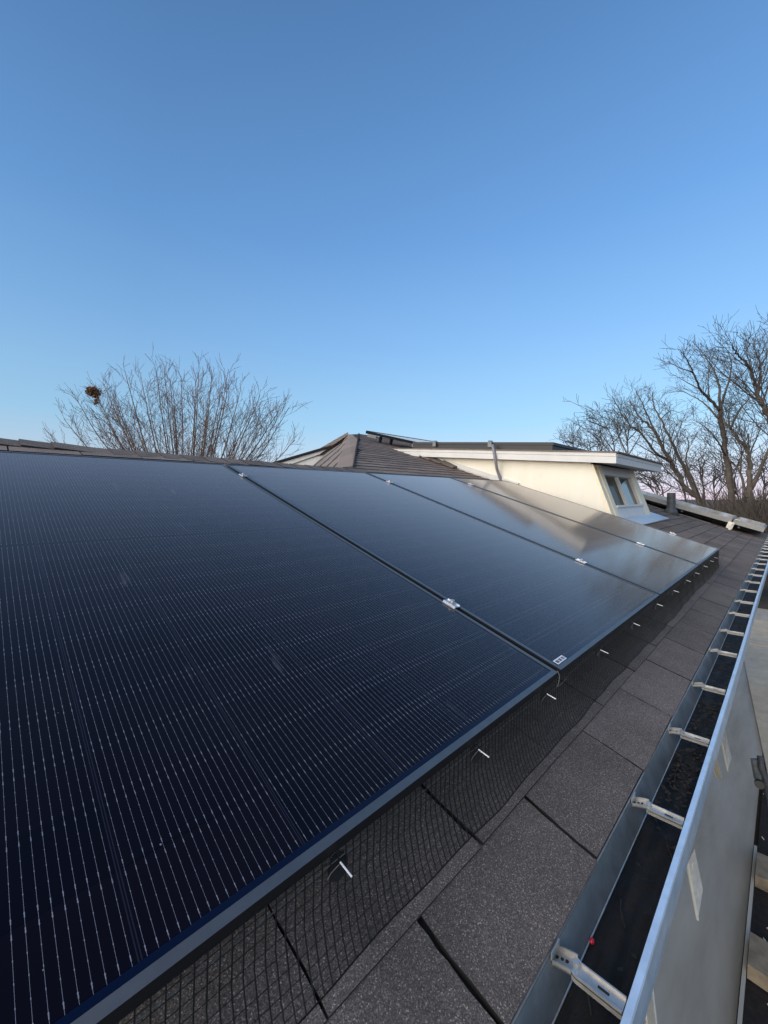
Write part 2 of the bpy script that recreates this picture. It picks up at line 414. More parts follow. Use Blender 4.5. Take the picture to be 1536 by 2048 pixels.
# ridge cap of the near wing: overlapping bent pieces
mb = MB()
R0, R1 = RP(-1.7, 3.24, HR-.015), RP(2.86, 2.84, HR+.005)
nc = 30
for i in range(nc):
    p = R0.lerp(R1, i/nc); q = R0.lerp(R1, (i+1.25)/nc); 
    dz = Vector((0, 0, .004+.002*(rng.random())))
    if .1 < p.x < .45: dz = dz + Vector((0, 0, .012))
    f1 = Vector((0, -.17, -.052)); f2 = Vector((0, .17, -.06))
    tk = Vector((0, 0, -.008))
    a, b = p+dz+Vector((0, 0, .003)), q+dz*.4
    for f in (f1, f2):
        o = [a+f, b+f, b, a] if f is f1 else [a, b, b+f, a+f]
        mb.hexa([x+tk for x in o]+o, mis=(1, 0, 1, 1, 1, 1))
mb.build('ridge_cap', [M['shingle'], M['shingle_edge']], house)
# back slope of the wing
mb = MB()
bs = [R0, R1, R1+Vector((.6, 3.2, -1.03)), R0+Vector((-.4, 3.2, -1.03))]
mb.prism([p+Vector((0, 0, -.12)) for p in bs], (0, 0, .11)); mb.build('rear_slope', M['shingle'], house)
# hip end and back slope of the main roof
A0, A1 = RP(*HIP0, HR), RP(*HIP1, HR)
hn = Vector((-st, 0, ct)); 
hn = (A1-A0).cross(Vector((0, 1, 0))).normalized()
hn = hn if hn.z > 0 else -hn
def hipp(x, y): return on_plane(x, y, A0, hn)
peak = A1 + Vector((0, .35, .03))
mb = MB()
def uvface(pts, ud, mb=mb):
    n = (pts[1]-pts[0]).cross(pts[2]-pts[0]).normalized(); ud = (ud-n*ud.dot(n)).normalized(); vd = n.cross(ud)
    mb.face(pts, 0, [((p-pts[0]).dot(ud), (p-pts[0]).dot(vd)) for p in pts])
bend_t, bend_b = hipp(694, 872), hipp(672, 934)
uvface([A1, peak, bend_t, bend_b, A0], hipp(706, 903)-hipp(676, 897))
lf = [peak, hipp(680, 889), hipp(652, 905), hipp(630, 929), hipp(600, 960), bend_b, bend_t]
uvface([bend_t, peak, hipp(683, 886), hipp(654, 905), hipp(628, 929), hipp(612, 950), bend_b], hipp(680, 893)-hipp(640, 926))
mb.build('hip_end', M['course'], house)
mb = MB(); mb.tube([A0+hn*.012, A0.lerp(A1, .3)+hn*.016, A0.lerp(A1, .62)+hn*.012, A1+hn*.012], .014, 5); mb.build('hip_seam', M['shingle_edge'], house)
mb = MB(); uvface([A1, Vector((U1, A1.y, A1.z)), Vector((U1, A1.y+6, A1.z-1.93)), peak+Vector((0, 6, -1.95)), peak], Vector((1, 0, 0)), mb); mb.build('back_slope', M['course'], house)
# small gable on the rear wing: rake boards under a thin roof edge
mb = MB(); D = 9.6
ga, gb, gc_, gd = at(545, 927, D), at(686, 886, D), at(672, 896, D), at(600, 950, D)
back = CF*.10 + CR*(-.02)
mb.prism([at(548, 929, D), at(684, 889, D), at(672, 897, D), at(574, 931, D)], back); mb.build('rake_board', M['trim_white'], house)
mb = MB(); mb.prism([at(574, 931, D+.05), at(674, 895, D+.05), at(655, 925, D+.05), at(600, 952, D+.05)], back); mb.build('gable_wall', M['trim_white'], house)
mb = MB()
for a_, b_ in (((541, 927), (640, 898)), ((640, 898), (690, 885))):
    mb.prism([at(a_[0], a_[1]+2.2, D-.06), at(b_[0], b_[1]+2.2, D-.06), at(b_[0], b_[1]-1.6, D-.06), at(a_[0], a_[1]-1.6, D-.06)], CF*.25)
mb.build('gable_roof_edge', M['shingle_edge'], house)
mb = MB(); pk2 = at(696, 864, D+.6)
uvface([at(632, 901, D), at(690, 885, D), peak, pk2], at(690, 868, D)-at(650, 892, D), mb)
mb.build('gable_roof', M['course'], house)
# walls below the eave
WY = .40
mb = MB(); mb.box((U0+.1, WY, GZ), (U1-.15, WY+.25, -.10)); mb.build('front_wall', M['wall'], house)
mb = MB(); mb.box((U1-.4, WY+.25, GZ), (U1-.15, 8, -.1)); mb.box((U0+.1, WY+.25, GZ), (U0+.35, 5.5, -.1)); mb.box((U0+.35, 5.2, GZ), (U1-.4, 5.5, -.1)); mb.build('side_walls', M['wall'], house)
mb = MB(); mb.box((U0, -.170, -.36), (U1, -.146, -.236)); mb.build('eave_board', M['trim_white'], house)

# dormer
DU, DU1, DUF, DU1F = 5.35, 7.17, 5.22, 7.52
def zr(y): return .955 + (y-.985)*.098          # top of the shed roof
yf, yb = .985, 5.2
mb = MB()
s0 = [Vector((DU, 1.03, .02)), Vector((DU, 1.30, zr(1.30)-.12)), Vector((DU, 4.6, zr(4.6)-.12)), Vector((DU, 4.6, 1.2))]
mb.prism(s0, (.06, 0, 0)); mb.build('dormer_wall', M['cream'], house)
mb = MB(); mb.prism([p+Vector((DU1-DU-.06, 0, 0)) for p in s0], (.06, 0, 0)); mb.build('dormer_wall', M['cream'], house)
# flashing strip where the wall meets the roof
mb = MB(); mb.prism([RP(DU-.03, 2.3, HR+.02), RP(DU-.03, 4.1, HR+.02), RP(DU-.03, 4.1, HR+.085), RP(DU-.03, 2.3, HR+.085)], (.03, 0, 0)); mb.build('step_flashing', M['trim_white'], house)
mb = MB()
for k in range(3):
    mb.prism([RP(DU-.13, 3.35+.22*k, HR+.012), RP(DU-.02, 3.35+.22*k, HR+.03), RP(DU-.02, 3.62+.22*k, HR+.06), RP(DU-.13, 3.62+.22*k, HR+.02)], RP(0, 0, .02)-RP(0, 0, 0))
mb.build('flashing_shingles', M['shingle'], house)
# roof slab, soffit, fascia boards
mb = MB()
def slab(mb, x0, x1, y0, y1, t0, t1):
    mb.hexa([(x0, y0, zr(y0)+t0), (x1, y0, zr(y0)+t0), (x1, y1, zr(y1)+t0), (x0, y1, zr(y1)+t0), (x0, y0, zr(y0)+t1), (x1, y0, zr(y0)+t1), (x1, y1, zr(y1)+t1), (x0, y1, zr(y1)+t1)])
slab(mb, DUF-.02, DU1F+.02, yf-.03, yb, -.002, .014); mb.build('dormer_roof', M['shingle'], house)
mb = MB(); slab(mb, DUF+.024, DU1F-.024, yf+.024, yb, -.112, -.092); mb.build('soffit', M['soffit'], house)
mb = MB(); slab(mb, DUF, DUF+.022, yf, yb, -.122, -.045); slab(mb, DUF-.006, DUF+.022, yf, yb, -.043, -.003); mb.build('fascia', M['trim_white'], house)
mb = MB(); slab(mb, DU1F-.022, DU1F, yf, yb, -.122, -.003); mb.build('fascia', M['trim_white'], house)
mb = MB(); slab(mb, DUF+.023, DU1F-.023, yf, yf+.022, -.122, -.045); slab(mb, DUF+.023, DU1F-.023, yf-.006, yf+.022, -.043, -.003); mb.build('fascia', M['trim_white'], house)
# leaning window wall: y and z along the lean
W0, W1 = Vector((0, 1.045, .185)), Vector((0, 1.285, .845)); wl = (W1-W0).length; we = (W1-W0)/wl; wno = Vector((0, -we.z, we.y))
def WP(x, s, o): return Vector((x, 0, 0)) + W0 + we*s + wno*o
def wbox(mb, x0, x1, s0, s1, o0, o1):
    mb.hexa([WP(x0, s0, o0), WP(x1, s0, o0), WP(x1, s1, o0), WP(x0, s1, o0), WP(x0, s0, o1), WP(x1, s0, o1), WP(x1, s1, o1), WP(x0, s1, o1)])
mb = MB(); wbox(mb, DU+.061, DU1-.061, -.10, wl, -.11, -.055); mb.build('window_wall', M['dark'], house)
win = None
for xa_, xb_, o_ in ((DU+.002, DU+.09, .012), (DU+.12, DU+.25, .022), (DU1-.30, DU1-.10, .02), (DU1-.085, DU1, .014)):
    mb = MB(); wbox(mb, xa_, xb_, -.14, wl-.002, -.05, o_); mb.build('corner_board', M['trim_cream'], house)
mb = MB(); wbox(mb, DU+.251, DU1-.301, -.14, .150, -.05, .016); wbox(mb, DU+.251, DU1-.301, .135, .16, .017, .04); mb.build('window_sill', M['trim_white'], house)
mb = MB(); x0, x1 = DU+.252, DU1-.302; xm = x0+(x1-x0)*.47
wbox(mb, x0, x0+.018, .162, wl-.13, -.04, .004); wbox(mb, x1-.022, x1, .162, wl-.13, -.04, .004); wbox(mb, xm-.022, xm+.024, .162, wl-.13, -.04, .012); wbox(mb, x0, x1, wl-.128, wl-.002, -.04, .014)
win = mb.build('window', M['trim_white'], house)
for a, b, pm in ((x0+.0185, xm-.0225, 'pane_curtain'), (xm+.0245, x1-.0225, 'pane')):
    mb = MB(); wbox(mb, a, b, .163, wl-.131, -.034, -.028); mb.build('pane', M[pm], win)
mb = MB(); mb.prism([RP(DU+.05, 1.12, HR+.012), RP(7.50, 1.12, HR+.012), RP(7.42, .845, HR+.010), RP(DU+.05, .80, HR+.010)], RP(0, 0, .008)-RP(0, 0, 0)); mb.build('window_apron', M['lead'], house)
# vent pipe, bolted boot
pb = RP(8.42, 1.0, HR)
vp = empty('vent_pipe', pb); tag(vp, 'short dark weathered vent pipe standing on the roof right of the dormer', 'vent pipe')
k_ = .052
mb = MB(); pts = [pb+Vector((0, 0, -.03)), pb+Vector((-.004, 0, .36))]; mb.tube(pts, .062, 14, 0, False); mb.tube([pts[1], pts[1]+Vector((0, 0, -.05))], .052, 14, 0, True); mb.build('pipe', M['pipe'], vp, True)
mb = MB(); mb.tube([pb+Vector((0, 0, -.03)), pb+Vector((0, 0, .07)), pb+Vector((0, 0, .10))], [.12, .085, .066], 14); mb.build('boot', M['pipe'], vp, True)

# ------------------------------------------------------------------ solar panels
PW, PL, PITCHU = 1.134, 2.116, 1.154
def make_panel(name, fm=('frame', 'frame_dark')):
    root = empty(name, (0, 0, 0), TH)
    mb = MB(); t = .0125; H = .021; g_ = .0009
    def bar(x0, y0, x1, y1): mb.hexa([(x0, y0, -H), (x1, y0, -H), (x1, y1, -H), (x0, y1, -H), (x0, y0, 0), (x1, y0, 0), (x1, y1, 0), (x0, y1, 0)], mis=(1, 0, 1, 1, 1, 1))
    bar(0, 0, PW, t); bar(0, PL-t, PW, PL); bar(0, t+.0004, t, PL-t-.0004); bar(PW-t, t+.0004, PW, PL-t-.0004)
    mb.build('frame', [M[fm[0]], M[fm[1]]], root, local=True)
    mb = MB(); mb.box((t+g_, t+g_, -.007), (PW-t-g_, PL-t-g_, -.0016)); mb.build('glass', M['glass'], root, local=True)
    mb = MB(); mb.box((PW/2-.05, PL/2-.04, -.03), (PW/2+.05, PL/2+.04, -.0075)); mb.build('junction_box', M['black_plastic'], root, local=True)
    return root
panel = make_panel('solar_panel')
PGRP = 'solar panels in a row on the near roof slope'
plab = ['nearest black solar panel, showing its fine silver cell wires', 'second nearest solar panel, with a small white sticker in its lower corner',
        'third solar panel from the camera, reflecting sky and dark dormer edges', 'farthest solar panel of the near row, reflecting the cream dormer wall']
panels = []
for i in range(4):
    o = panel if i == 0 else dup(panel)
    o.location = (PITCHU*i+.01, 0, 0); tag(o, plab[i], 'solar panel', PGRP); panels.append(o)
# sticker: white with a bar code
mb = MB(); mb.box((.018, .0145, .0), (.075, .030, .0006)); stk = mb.build('sticker', simple('white_sticker', (.75, .78, .82), .5), panels[1], local=True)
mb = MB(); r2 = random.Random(3)
for xs in (.022, .040, .058):
    x = xs
    while x < xs+.012:
        wd = r2.uniform(.0006, .0016); mb.box((x, .0175, .0005), (x+wd, .0265, .0009)); x += wd+r2.uniform(.0006, .0014)
bc = mb.build('bar_code', M['black_plastic'], stk, local=True)
# rails under the row
for i, (v_, nm) in enumerate(((.36, 'lower black mounting rail under the solar panel row'), (1.86, 'upper black mounting rail under the solar panel row'))):
    mb = MB(); 
    p = [RP(-.9, v_-.02, -.085), RP(4.63, v_-.02, -.085), RP(4.63, v_+.02, -.085), RP(-.9, v_+.02, -.085)]; up_ = RP(0, 0, .047)-RP(0, 0, 0)
    mb.hexa(p+[q+up_ for q in p])
    tag(mb.build('mounting_rail', M['frame_dark']), nm, 'rail')
# clamps
def make_clamp(w_=.027):
    r = empty('panel_clamp', (0, 0, 0), TH)
    mb = MB(); a = .024
    mb.hexa([(-w_/2-.004, -a, .0005), (w_/2+.004, -a, .0005), (w_/2+.004, a, .0005), (-w_/2-.004, a, .0005), (-w_/2, -a, .004), (w_/2, -a, .004), (w_/2, a, .004), (-w_/2, a, .004)])
    mb.box((-w_/2, -a, .004), (-w_/2+.004, a, .0065)); mb.box((w_/2-.004, -a, .004), (w_/2, a, .0065))
    mb.build('plate', M['alu'], r, local=True)
    mb = MB(); mb.tube([(0, 0, .002), (0, 0, .013)], .0038, 10); mb.tube([(0, 0, .009), (0, 0, .0155)], .007, 6); mb.tube([(0, 0, .0041), (0, 0, .006)], .009, 14); mb.build('bolt', M['galv'], r, local=True)
    return r
cl0 = make_clamp()
spots = [(1, .355, 'silver clamp and bolt low on the seam beside the nearest panel'), (1, 1.855, 'silver clamp and bolt high on the seam beside the nearest panel'),
         (2, .365, 'silver clamp low on the second seam, over the third panel edge'), (2, 1.83, 'silver clamp high on the second seam near the ridge'),
         (3, .355, 'silver clamp low on the seam before the farthest panel'), (3, 1.86, 'silver clamp high on the seam below the dormer wall'),
         (4, .355, 'silver end clamp low on the outer edge of the farthest panel')]
for i, (k, v_, lb) in enumerate(spots):
    o = cl0 if i == 0 else dup(cl0)
    o.location = RP(PITCHU*k, v_, 0); tag(o, lb, 'clamp', 'silver panel clamps along the seams')

# critter mesh below the row
mg = empty('wire_mesh_guard', RP(2, -.03, HR)); tag(mg, 'black wire mesh guard closing the gap below the row of solar panels', 'mesh guard')
def prof(u, t):                                # top edge behind the frame -> bent foot on the shingles
    wv = .003*math.sin(u*4.1+1)+.0016*math.sin(u*13.7)+.0015*math.sin(u*29)
    foot = -.070+.004*u + wv
    p = [(.003, -.017), (-.005, -.032), (-.020+.3*wv, -.080), (foot*.7, -.122), (foot, HR+.008)]
    s = t*(len(p)-1); i = min(int(s), len(p)-2); f = s-i
    return RP(u, p[i][0]*(1-f)+p[i+1][0]*f, p[i][1]*(1-f)+p[i+1][1]*f)
mb = MB(); u = -.55; PW2 = .0131
while u < 4.62:
    mb.tube([prof(u+.006*(1-t), t) for t in (0, .25, .5, .75, 1)], .00098, 4, 0, False); u += PW2
mb.build('upright_wires', M['black_wire'], mg)
mb = MB()
for k in range(12):
    t = k/11; mb.tube([prof(-.55+5.17*j/130, t) for j in range(131)], .00042 if k < 11 else .0009, 4, 0, False)
mb.build('cross_wires', M['black_wire'], mg)
mb = MB(); us = 4.625
for k in range(70):
    v_ = -.04+k*.0131; mb.tube([RP(us, v_, -.022), RP(us+.015, v_-.0, -.09), RP(us+.03, v_, HR+.008)], .0007, 4, 0, False)
for k in range(9): mb.tube([RP(us+.03*k/8, -.05, -.03-.112*k/8), RP(us+.03*k/8, .86, -.03-.112*k/8)], .0006, 4, 0, False)
mb.build('end_wires', M['black_wire'], mg)
# clips with bright rods
def make_clip():
    r = empty('guard_clip', (0, 0, 0), TH); q = MB()
    nrm = Vector((0, -.86, .5)).normalized()
    q.tube([Vector((.002, -.006, -.044)), Vector((.002, -.006, -.044))+nrm*.0018], .0165, 18); q.build('disc', M['black_plastic'], r, local=True)
    q = MB(); b = Vector((0, -.0105, -.030)); q.tube([b, b+Vector((.0015, -.0225, .001))], .0013, 8); q.build('rod', M['white_rod'], r, local=True)
    q = MB(); q.tube([Vector((-.002, -.0115, -.031)), Vector((-.013, -.0105, -.038)), Vector((-.0165, -.010, -.048))], .0006, 6); q.build('wire_loop', M['cable'], r, local=True)
    return r
cp0 = make_clip(); ords = ['first', 'second', 'third', 'fourth', 'fifth', 'sixth', 'seventh', 'eighth', 'ninth', 'tenth', 'eleventh', 'twelfth']
for i, u in enumerate([.117+(q_-.117)*.928 for q_ in (.46, .82, 1.15, 1.58, 1.99, 2.41, 2.81, 3.2, 3.55, 3.94, 4.29, 4.55)]):
    o = cp0 if i == 0 else dup(cp0)
    o.location = (u, 0, 0); tag(o, 'black clip with a bright rod on the mesh guard, %s from the camera' % ords[i], 'clip', 'clips with bright rods along the mesh guard')
# thin cable along the lower frame edge
cb = MB(); pts = []
for j in range(260):
    u = -.5+5.1*j/259
    sag = .004*math.sin(u*7.3)+.0025*math.sin(u*17+2)
    ex = math.exp(-((u-1.18)/.05)**2)*.006
    pts.append(RP(u, -.0035-ex, -.034-abs(sag)-ex))
cb.tube(pts, .0007, 6); tag(cb.build('cable', M['cable']), 'thin grey cable running along the lower edge of the solar panels', 'cable')
cb = MB(); cb.tube([RP(1.150, .004, -.001), RP(1.147, -.004, -.006), RP(1.145, -.008, -.014), RP(1.141, -.011, -.024), RP(1.137, -.012, -.032)], .0011, 6); tag(cb.build('cable_end', M['cable']), 'short loose cable tail hanging from the corner between the two nearest panels', 'cable')

# ------------------------------------------------------------------ far row of panels on the same roof
far = empty('solar_panel_array', RP(8.66, -.17, .02)); tag(far, 'far solar panel array with a pale frame edge beyond the dormer and vent pipe', 'solar panel array')
FU0, FU1 = 8.66, 9.85
def rbox(mb, u0, u1, v0, v1, h0, h1, mi=0):
    mb.hexa([RP(u0, v0, h0), RP(u1, v0, h0), RP(u1, v1, h0), RP(u0, v1, h0), RP(u0, v0, h1), RP(u1, v0, h1), RP(u1, v1, h1), RP(u0, v1, h1)], mi)
for va, vb in ((-.17, .215), (.235, 2.1)):
    mb = MB(); rbox(mb, FU0, FU0+.03, va, vb, -.045, .012); rbox(mb, FU0+.006, FU0+.04, va, vb, .0125, .030); rbox(mb, FU0+.031, FU1, va, va+.03, -.045, .012); mb.build('frame', M['silver_frame'], far)
    mb = MB(); rbox(mb, FU0+.041, FU1, va+.031, vb, -.02, .027); mb.build('glass', M['glass'], far)
for v_ in (.225, 1.62):
    mb = MB(); rbox(mb, FU0-.06, FU1, v_-.02, v_+.02, -.095, -.053); mb.build('rail', M['frame_dark'], far)
mb = MB(); rbox(mb, FU0-.065, FU0-.058, .185, .265, -.13, -.02); rbox(mb, FU0-.10, FU0-.06, .205, .245, -.085, -.03); rbox(mb, FU0-.064, FU0-.06, .20, .23, -.15, -.10); rbox(mb, FU0-.02, FU0+.05, .14, .20, .0305, .040); mb.build('clamp', M['galv'], far)
for v_ in (.12, .9, 1.1):
    mb = MB(); p = RP(FU0+.02, v_, -.075); mb.tube([p, p+Vector((-.05, 0, 0))], .014, 10); mb.build('connector', M['pipe'], far)
mb = MB(); rbox(mb, FU0+.15, FU1, -.14, 2.2, -.10, -.097); mb.build('backsheet', M['frame_dark'], far)
mb = MB(); mb.tube([RP(8.5, .45, HR+.02), RP(8.52, .8, HR+.03), RP(8.53, 1.1, HR+.02), RP(8.56, 1.6, HR+.04)], .008, 6); tag(mb.build('roof_cable', M['cable']), 'dark cable lying on the shingles below the far solar panel array', 'cable')

# panels on the dormer roof
top_a = empty('solar_panel_array', (DUF, 1.6, zr(1.6))); tag(top_a, 'black solar panel array lying on the dormer roof, seen from its edge', 'solar panel array')
def dz_(y, o): return zr(y)+o
def dbox(mb, x0, x1, y0, y1, o0, o1, mi=0):
    mb.hexa([(x0, y0, zr(y0)+o0), (x1, y0, zr(y0)+o0), (x1, y1, zr(y1)+o0), (x0, y1, zr(y1)+o0), (x0, y0, zr(y0)+o1), (x1, y0, zr(y0)+o1), (x1, y1, zr(y1)+o1), (x0, y1, zr(y1)+o1)], mi)
YA, YB = 1.72, 4.1
mb = MB(); dbox(mb, DUF+.06, 7.4, YA, YB, .085, .120); mb.build('frame', M['frame_dark'], top_a)
mb = MB(); dbox(mb, DUF+.07, 7.39, YA+.012, YB-.012, .1205, .1225); mb.build('glass', M['glass'], top_a)
mb = MB(); dbox(mb, DUF+.07, 7.4, YA+.02, YB, .016, .084); mb.build('rail', M['frame_dark'], top_a)
for y_ in (2.62, 3.62):
    mb = MB(); dbox(mb, DUF+.03, DUF+.058, y_-.03, y_+.03, .05, .135); dbox(mb, DUF+.03, DUF+.09, y_-.022, y_+.022, .136, .142); mb.build('clamp', M['gutter_grey'], top_a)
# grey conduit from that array down the dormer wall
cd = MB(); xq = DUF-.02
cp = [on_plane(985, 889, Vector((xq, 0, 0)), Vector((1, 0, 0))), on_plane(988, 903, Vector((xq, 0, 0)), Vector((1, 0, 0))), on_plane(991, 920, Vector((xq, 0, 0)), Vector((1, 0, 0))),
      on_plane(994, 938, Vector((xq+.07, 0, 0)), Vector((1, 0, 0))), on_plane(999, 953, Vector((DU-.03, 0, 0)), Vector((1, 0, 0))), on_plane(1006, 972, Vector((DU-.03, 0, 0)), Vector((1, 0, 0)))]
cd.tube(cp, .021, 10); tag(cd.build('conduit', M['pvc'], smooth=True), 'grey conduit hanging from the dormer roof down the cream dormer wall', 'conduit')
# panels up on the main roof, tilted proud of the shingles
hi = empty('solar_panel_array', RP(5.9, 5.2, .0)); tag(hi, 'tilted solar panel array on the high main roof, reflecting pale blue sky', 'solar panel array')
nrm = RP(0, 0, 1)-RP(0, 0, 0); HH = .02
p_t, p_b = on_plane(732, 862, RP(0, 0, HH), nrm), on_plane(850, 888, RP(0, 0, HH), nrm)
sd = (p_t-p_b); ex = Vector((1, 0, 0))*3.2
p_b2 = p_b - sd*.10
mb = MB(); mb.prism([p_b2, p_t, p_t+ex, p_b2+ex], nrm*-.045); tb_ = sd.normalized()*-.03; mb.prism([p_t+nrm*.0005, p_t+tb_+nrm*.0005, p_t+tb_+ex+nrm*.0005, p_t+ex+nrm*.0005], nrm*.010); mb.build('frame', M['frame_dark'], hi)
ins = sd.normalized()*.03; ix = Vector((.03, 0, 0))
mb = MB(); mb.prism([p_b2+ins+ix+nrm*.001, p_t-ins+ix+nrm*.001, p_t-ins+ex-ix+nrm*.001, p_b2+ins+ex-ix+nrm*.001], nrm*.002); mb.build('glass', M['glass'], hi)
for f in (.16, .34):
    mb = MB(); p = p_t.lerp(p_b, f)-nrm*.046+Vector((.12, 0, 0)); mb.prism([p, p-sd.normalized()*.03, p-sd.normalized()*.03-nrm*.11, p-nrm*.11], (.04, 0, 0)); mb.build('foot', M['frame_dark'], hi)
for f in (.05, .80):
    mb = MB(); p = p_t.lerp(p_b, f)-nrm*.05+Vector((-.02, 0, 0)); e_ = -sd.normalized()*.16
    mb.prism([p, p+e_, p+e_-nrm*.05, p-nrm*.05], (.05, 0, 0)); mb.build('rail_end', M['galv'], hi)

# ------------------------------------------------------------------ gutter
gt = empty('rain_gutter', (4, -.23, -.34)); tag(gt, 'grey metal rain gutter with a bright front lip along the eave', 'gutter')
GU0, GU1 = -.6, 9.9
def gprof(pts, name, m, x0=GU0, x1=GU1, par=gt):
    mb = MB(); n = len(pts); k = 60
    xs = [x0+(x1-x0)*i/k for i in range(k+1)]
    i0 = len(mb.v)
    for x in xs:
        wv = .0012*math.sin(x*2.1)
        for y, z in pts: mb.v.append(Vector((x, y+wv, z)))
    for i in range(k):
        for j in range(n):
            a = i*n+j; b = i*n+(j+1) % n; mb.f.append((a, b, b+n, a+n)); mb.mi.append(0)
    mb.f.append(tuple(range(n))); mb.mi.append(0); mb.f.append(tuple(k*n+j for j in reversed(range(n)))); mb.mi.append(0)
    return mb.build(name, m, par)
Z0 = -.213
gprof([(-.1765, Z0-.0015), (-.2010, -.276), (-.262, -.292), (-.262, -.289), (-.2030, -.273), (-.1790, Z0-.0015)][::-1], 'back_sheet', M['gutter_grey'])
gprof([(-.1760, Z0-.001), (-.1788, Z0-.000), (-.1788, Z0+.0022), (-.1760, Z0+.0018)], 'drip_edge', M['galv'])
gprof([(-.1985, -.2595), (-.2005, -.2595), (-.2005, -.2613), (-.1985, -.2613)], 'back_fold', M['galv'])
gprof([(-.262, -.293), (-.280, -.280), (-.283, -.262), (-.2815, -.262), (-.278, -.279), (-.2615, -.290)], 'front_sheet', M['gutter_grey'])
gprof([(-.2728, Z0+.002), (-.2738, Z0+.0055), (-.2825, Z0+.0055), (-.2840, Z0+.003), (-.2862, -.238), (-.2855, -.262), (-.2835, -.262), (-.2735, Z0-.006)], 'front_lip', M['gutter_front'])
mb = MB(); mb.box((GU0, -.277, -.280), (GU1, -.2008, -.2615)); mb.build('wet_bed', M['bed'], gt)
def hanger(u):
    mb = MB(); h = .0125
    ys = [(-.1800, -.2235), (-.189, -.2195), (-.200, -.2160), (-.2075, -.2145), (-.212, -.2175), (-.2695, -.2165)]
    for i in range(len(ys)-1):
        (ya, za), (yb_, zb) = ys[i], ys[i+1]
        ha = h*(1.12 if i < 3 else .92)
        mb.hexa([(u-ha, ya, za-.0016), (u-ha, yb_, zb-.0016), (u+ha, yb_, zb-.0016), (u+ha, ya, za-.0016), (u-ha, ya, za), (u-ha, yb_, zb), (u+ha, yb_, zb), (u+ha, ya, za)])
        fl = .0055 if i < 3 else .0035
        for s in (-1, 1):
            xa = u+s*ha; xb = u+s*(ha-.0022)
            lo, hi_ = min(xa, xb), max(xa, xb)
            dn = -.008 if i >= 3 else -.001
            mb.hexa([(lo, ya, za+dn), (lo, yb_, zb+dn), (hi_, yb_, zb+dn), (hi_, ya, za+dn), (lo, ya, za+fl), (lo, yb_, zb+fl), (hi_, yb_, zb+fl), (hi_, ya, za+fl)])
    mb.box((u-.014, -.1814, -.2235), (u+.014, -.1796, -.2070))
    o = mb.build('hanger', M['galv'], gt)
    if u < 3.5:
        for y_, z_ in ((-.1840, -.2217), (-.1908, -.2189), (-.1975, -.2165)):
            q = MB(); q.tube([(u, y_, z_-.001), (u, y_, z_+.0006)], .0024, 10); q.build('hole', M['dark'], o)
        q = MB(); q.box((u-.0017, -.252, -.2188), (u+.0017, -.238, -.2163)); q.build('slot', M['dark'], o)
        q = MB(); q.tube([(u+.003, -.2085, -.218), (u+.003, -.2085, -.2095)], .0042, 8); q.build('screw', M['galv'], o)
u = -.12
for u in (-.12, .28, .69, 1.11, 1.49, 1.89, 2.34, 2.71): hanger(u)
u = 2.71
while u < 9.6: u += .41; hanger(u+rng.uniform(-.02, .02))
# litter lying in the gutter
mb = MB()
for i in range(420):
    x = rng.choice((rng.gauss(1.32, .09), rng.gauss(1.42, .12), rng.gauss(1.75, .1), rng.uniform(.3, 4.5))); y = rng.uniform(-.268, -.208); z = -.2605+rng.uniform(0, .010)
    a = rng.uniform(0, 6.3); s = rng.uniform(.003, .009); t = Vector((math.cos(a), math.sin(a), rng.uniform(-.5, .5)))*s; n_ = Vector((-math.sin(a), math.cos(a), rng.uniform(-.5, .5)))*s*.5
    p = Vector((x, y, z)); mb.face([p-t, p+n_, p+t, p-n_])
for i in range(26):
    x = rng.uniform(.4, 3.6); y = rng.uniform(-.262, -.215); a = rng.uniform(-.9, .9); l = rng.uniform(.02, .06); p = Vector((x, y, -.2585)); d = Vector((math.cos(a), math.sin(a)*.4, .05))*l
    mb.tube([p-d, p+Vector((0, .004, .004)), p+d], .0011, 4)
tag(mb.build('leaf_litter', M['litter']), 'wet dark leaves and twigs lying in the rain gutter', 'leaf litter', kind='stuff')
pr_ = at(1184, 1884, .80)
bm_ = on_plane(1184, 1884, Vector((0, 0, -.2575)), Vector((0, 0, 1)))
mb = MB(); mb.tube([bm_+Vector((-.004, 0, 0)), bm_+Vector((-.003, 0, .001)), bm_+Vector((0, 0, .002)), bm_+Vector((.003, 0, .001)), bm_+Vector((.004, 0, 0))], [.001, .0032, .004, .0032, .001], 10); tag(mb.build('berry', M['red'], smooth=True), 'tiny red berry lying in the dark gutter', 'berry')

# straps standing off the wall below the gutter
def onY(x, y, Y): return on_plane(x, y, Vector((0, Y, 0)), Vector((0, 1, 0)))
def strap(lt, lb_, rb, rt, lb, m):
    p = [onY(*lt, -.268), onY(*lb_, -.268), onY(*rb, -.284), onY(*rt, -.284)]
    r = empty('gutter_strap', p[0]); tag(r, lb, 'strap', 'short pale straps below the gutter lip')
    n = (p[1]-p[0]).cross(p[3]-p[0]).normalized()
    mb = MB(); mb.prism(p, n*.0025); mb.build('plate', m, r)
    e = (p[1]-p[0]).normalized(); side = (p[0]-p[3]).normalized()
    dn_ = Vector((0, 0, -1)); out = (CAM-p[0]).normalized()
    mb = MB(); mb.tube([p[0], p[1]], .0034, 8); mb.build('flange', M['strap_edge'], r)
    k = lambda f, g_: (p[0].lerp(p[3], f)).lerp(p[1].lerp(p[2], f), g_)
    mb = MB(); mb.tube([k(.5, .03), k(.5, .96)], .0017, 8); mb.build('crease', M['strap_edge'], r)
strap((1374, 1725), (1395, 1838), (1405, 1776), (1388, 1694), 'pale metal strap under the gutter lip, nearest whole one', M['strap'])
strap((1440, 1470), (1455, 1541), (1463, 1516), (1450, 1458), 'pale metal strap under the gutter lip, beside a cream strap', M['strap'])
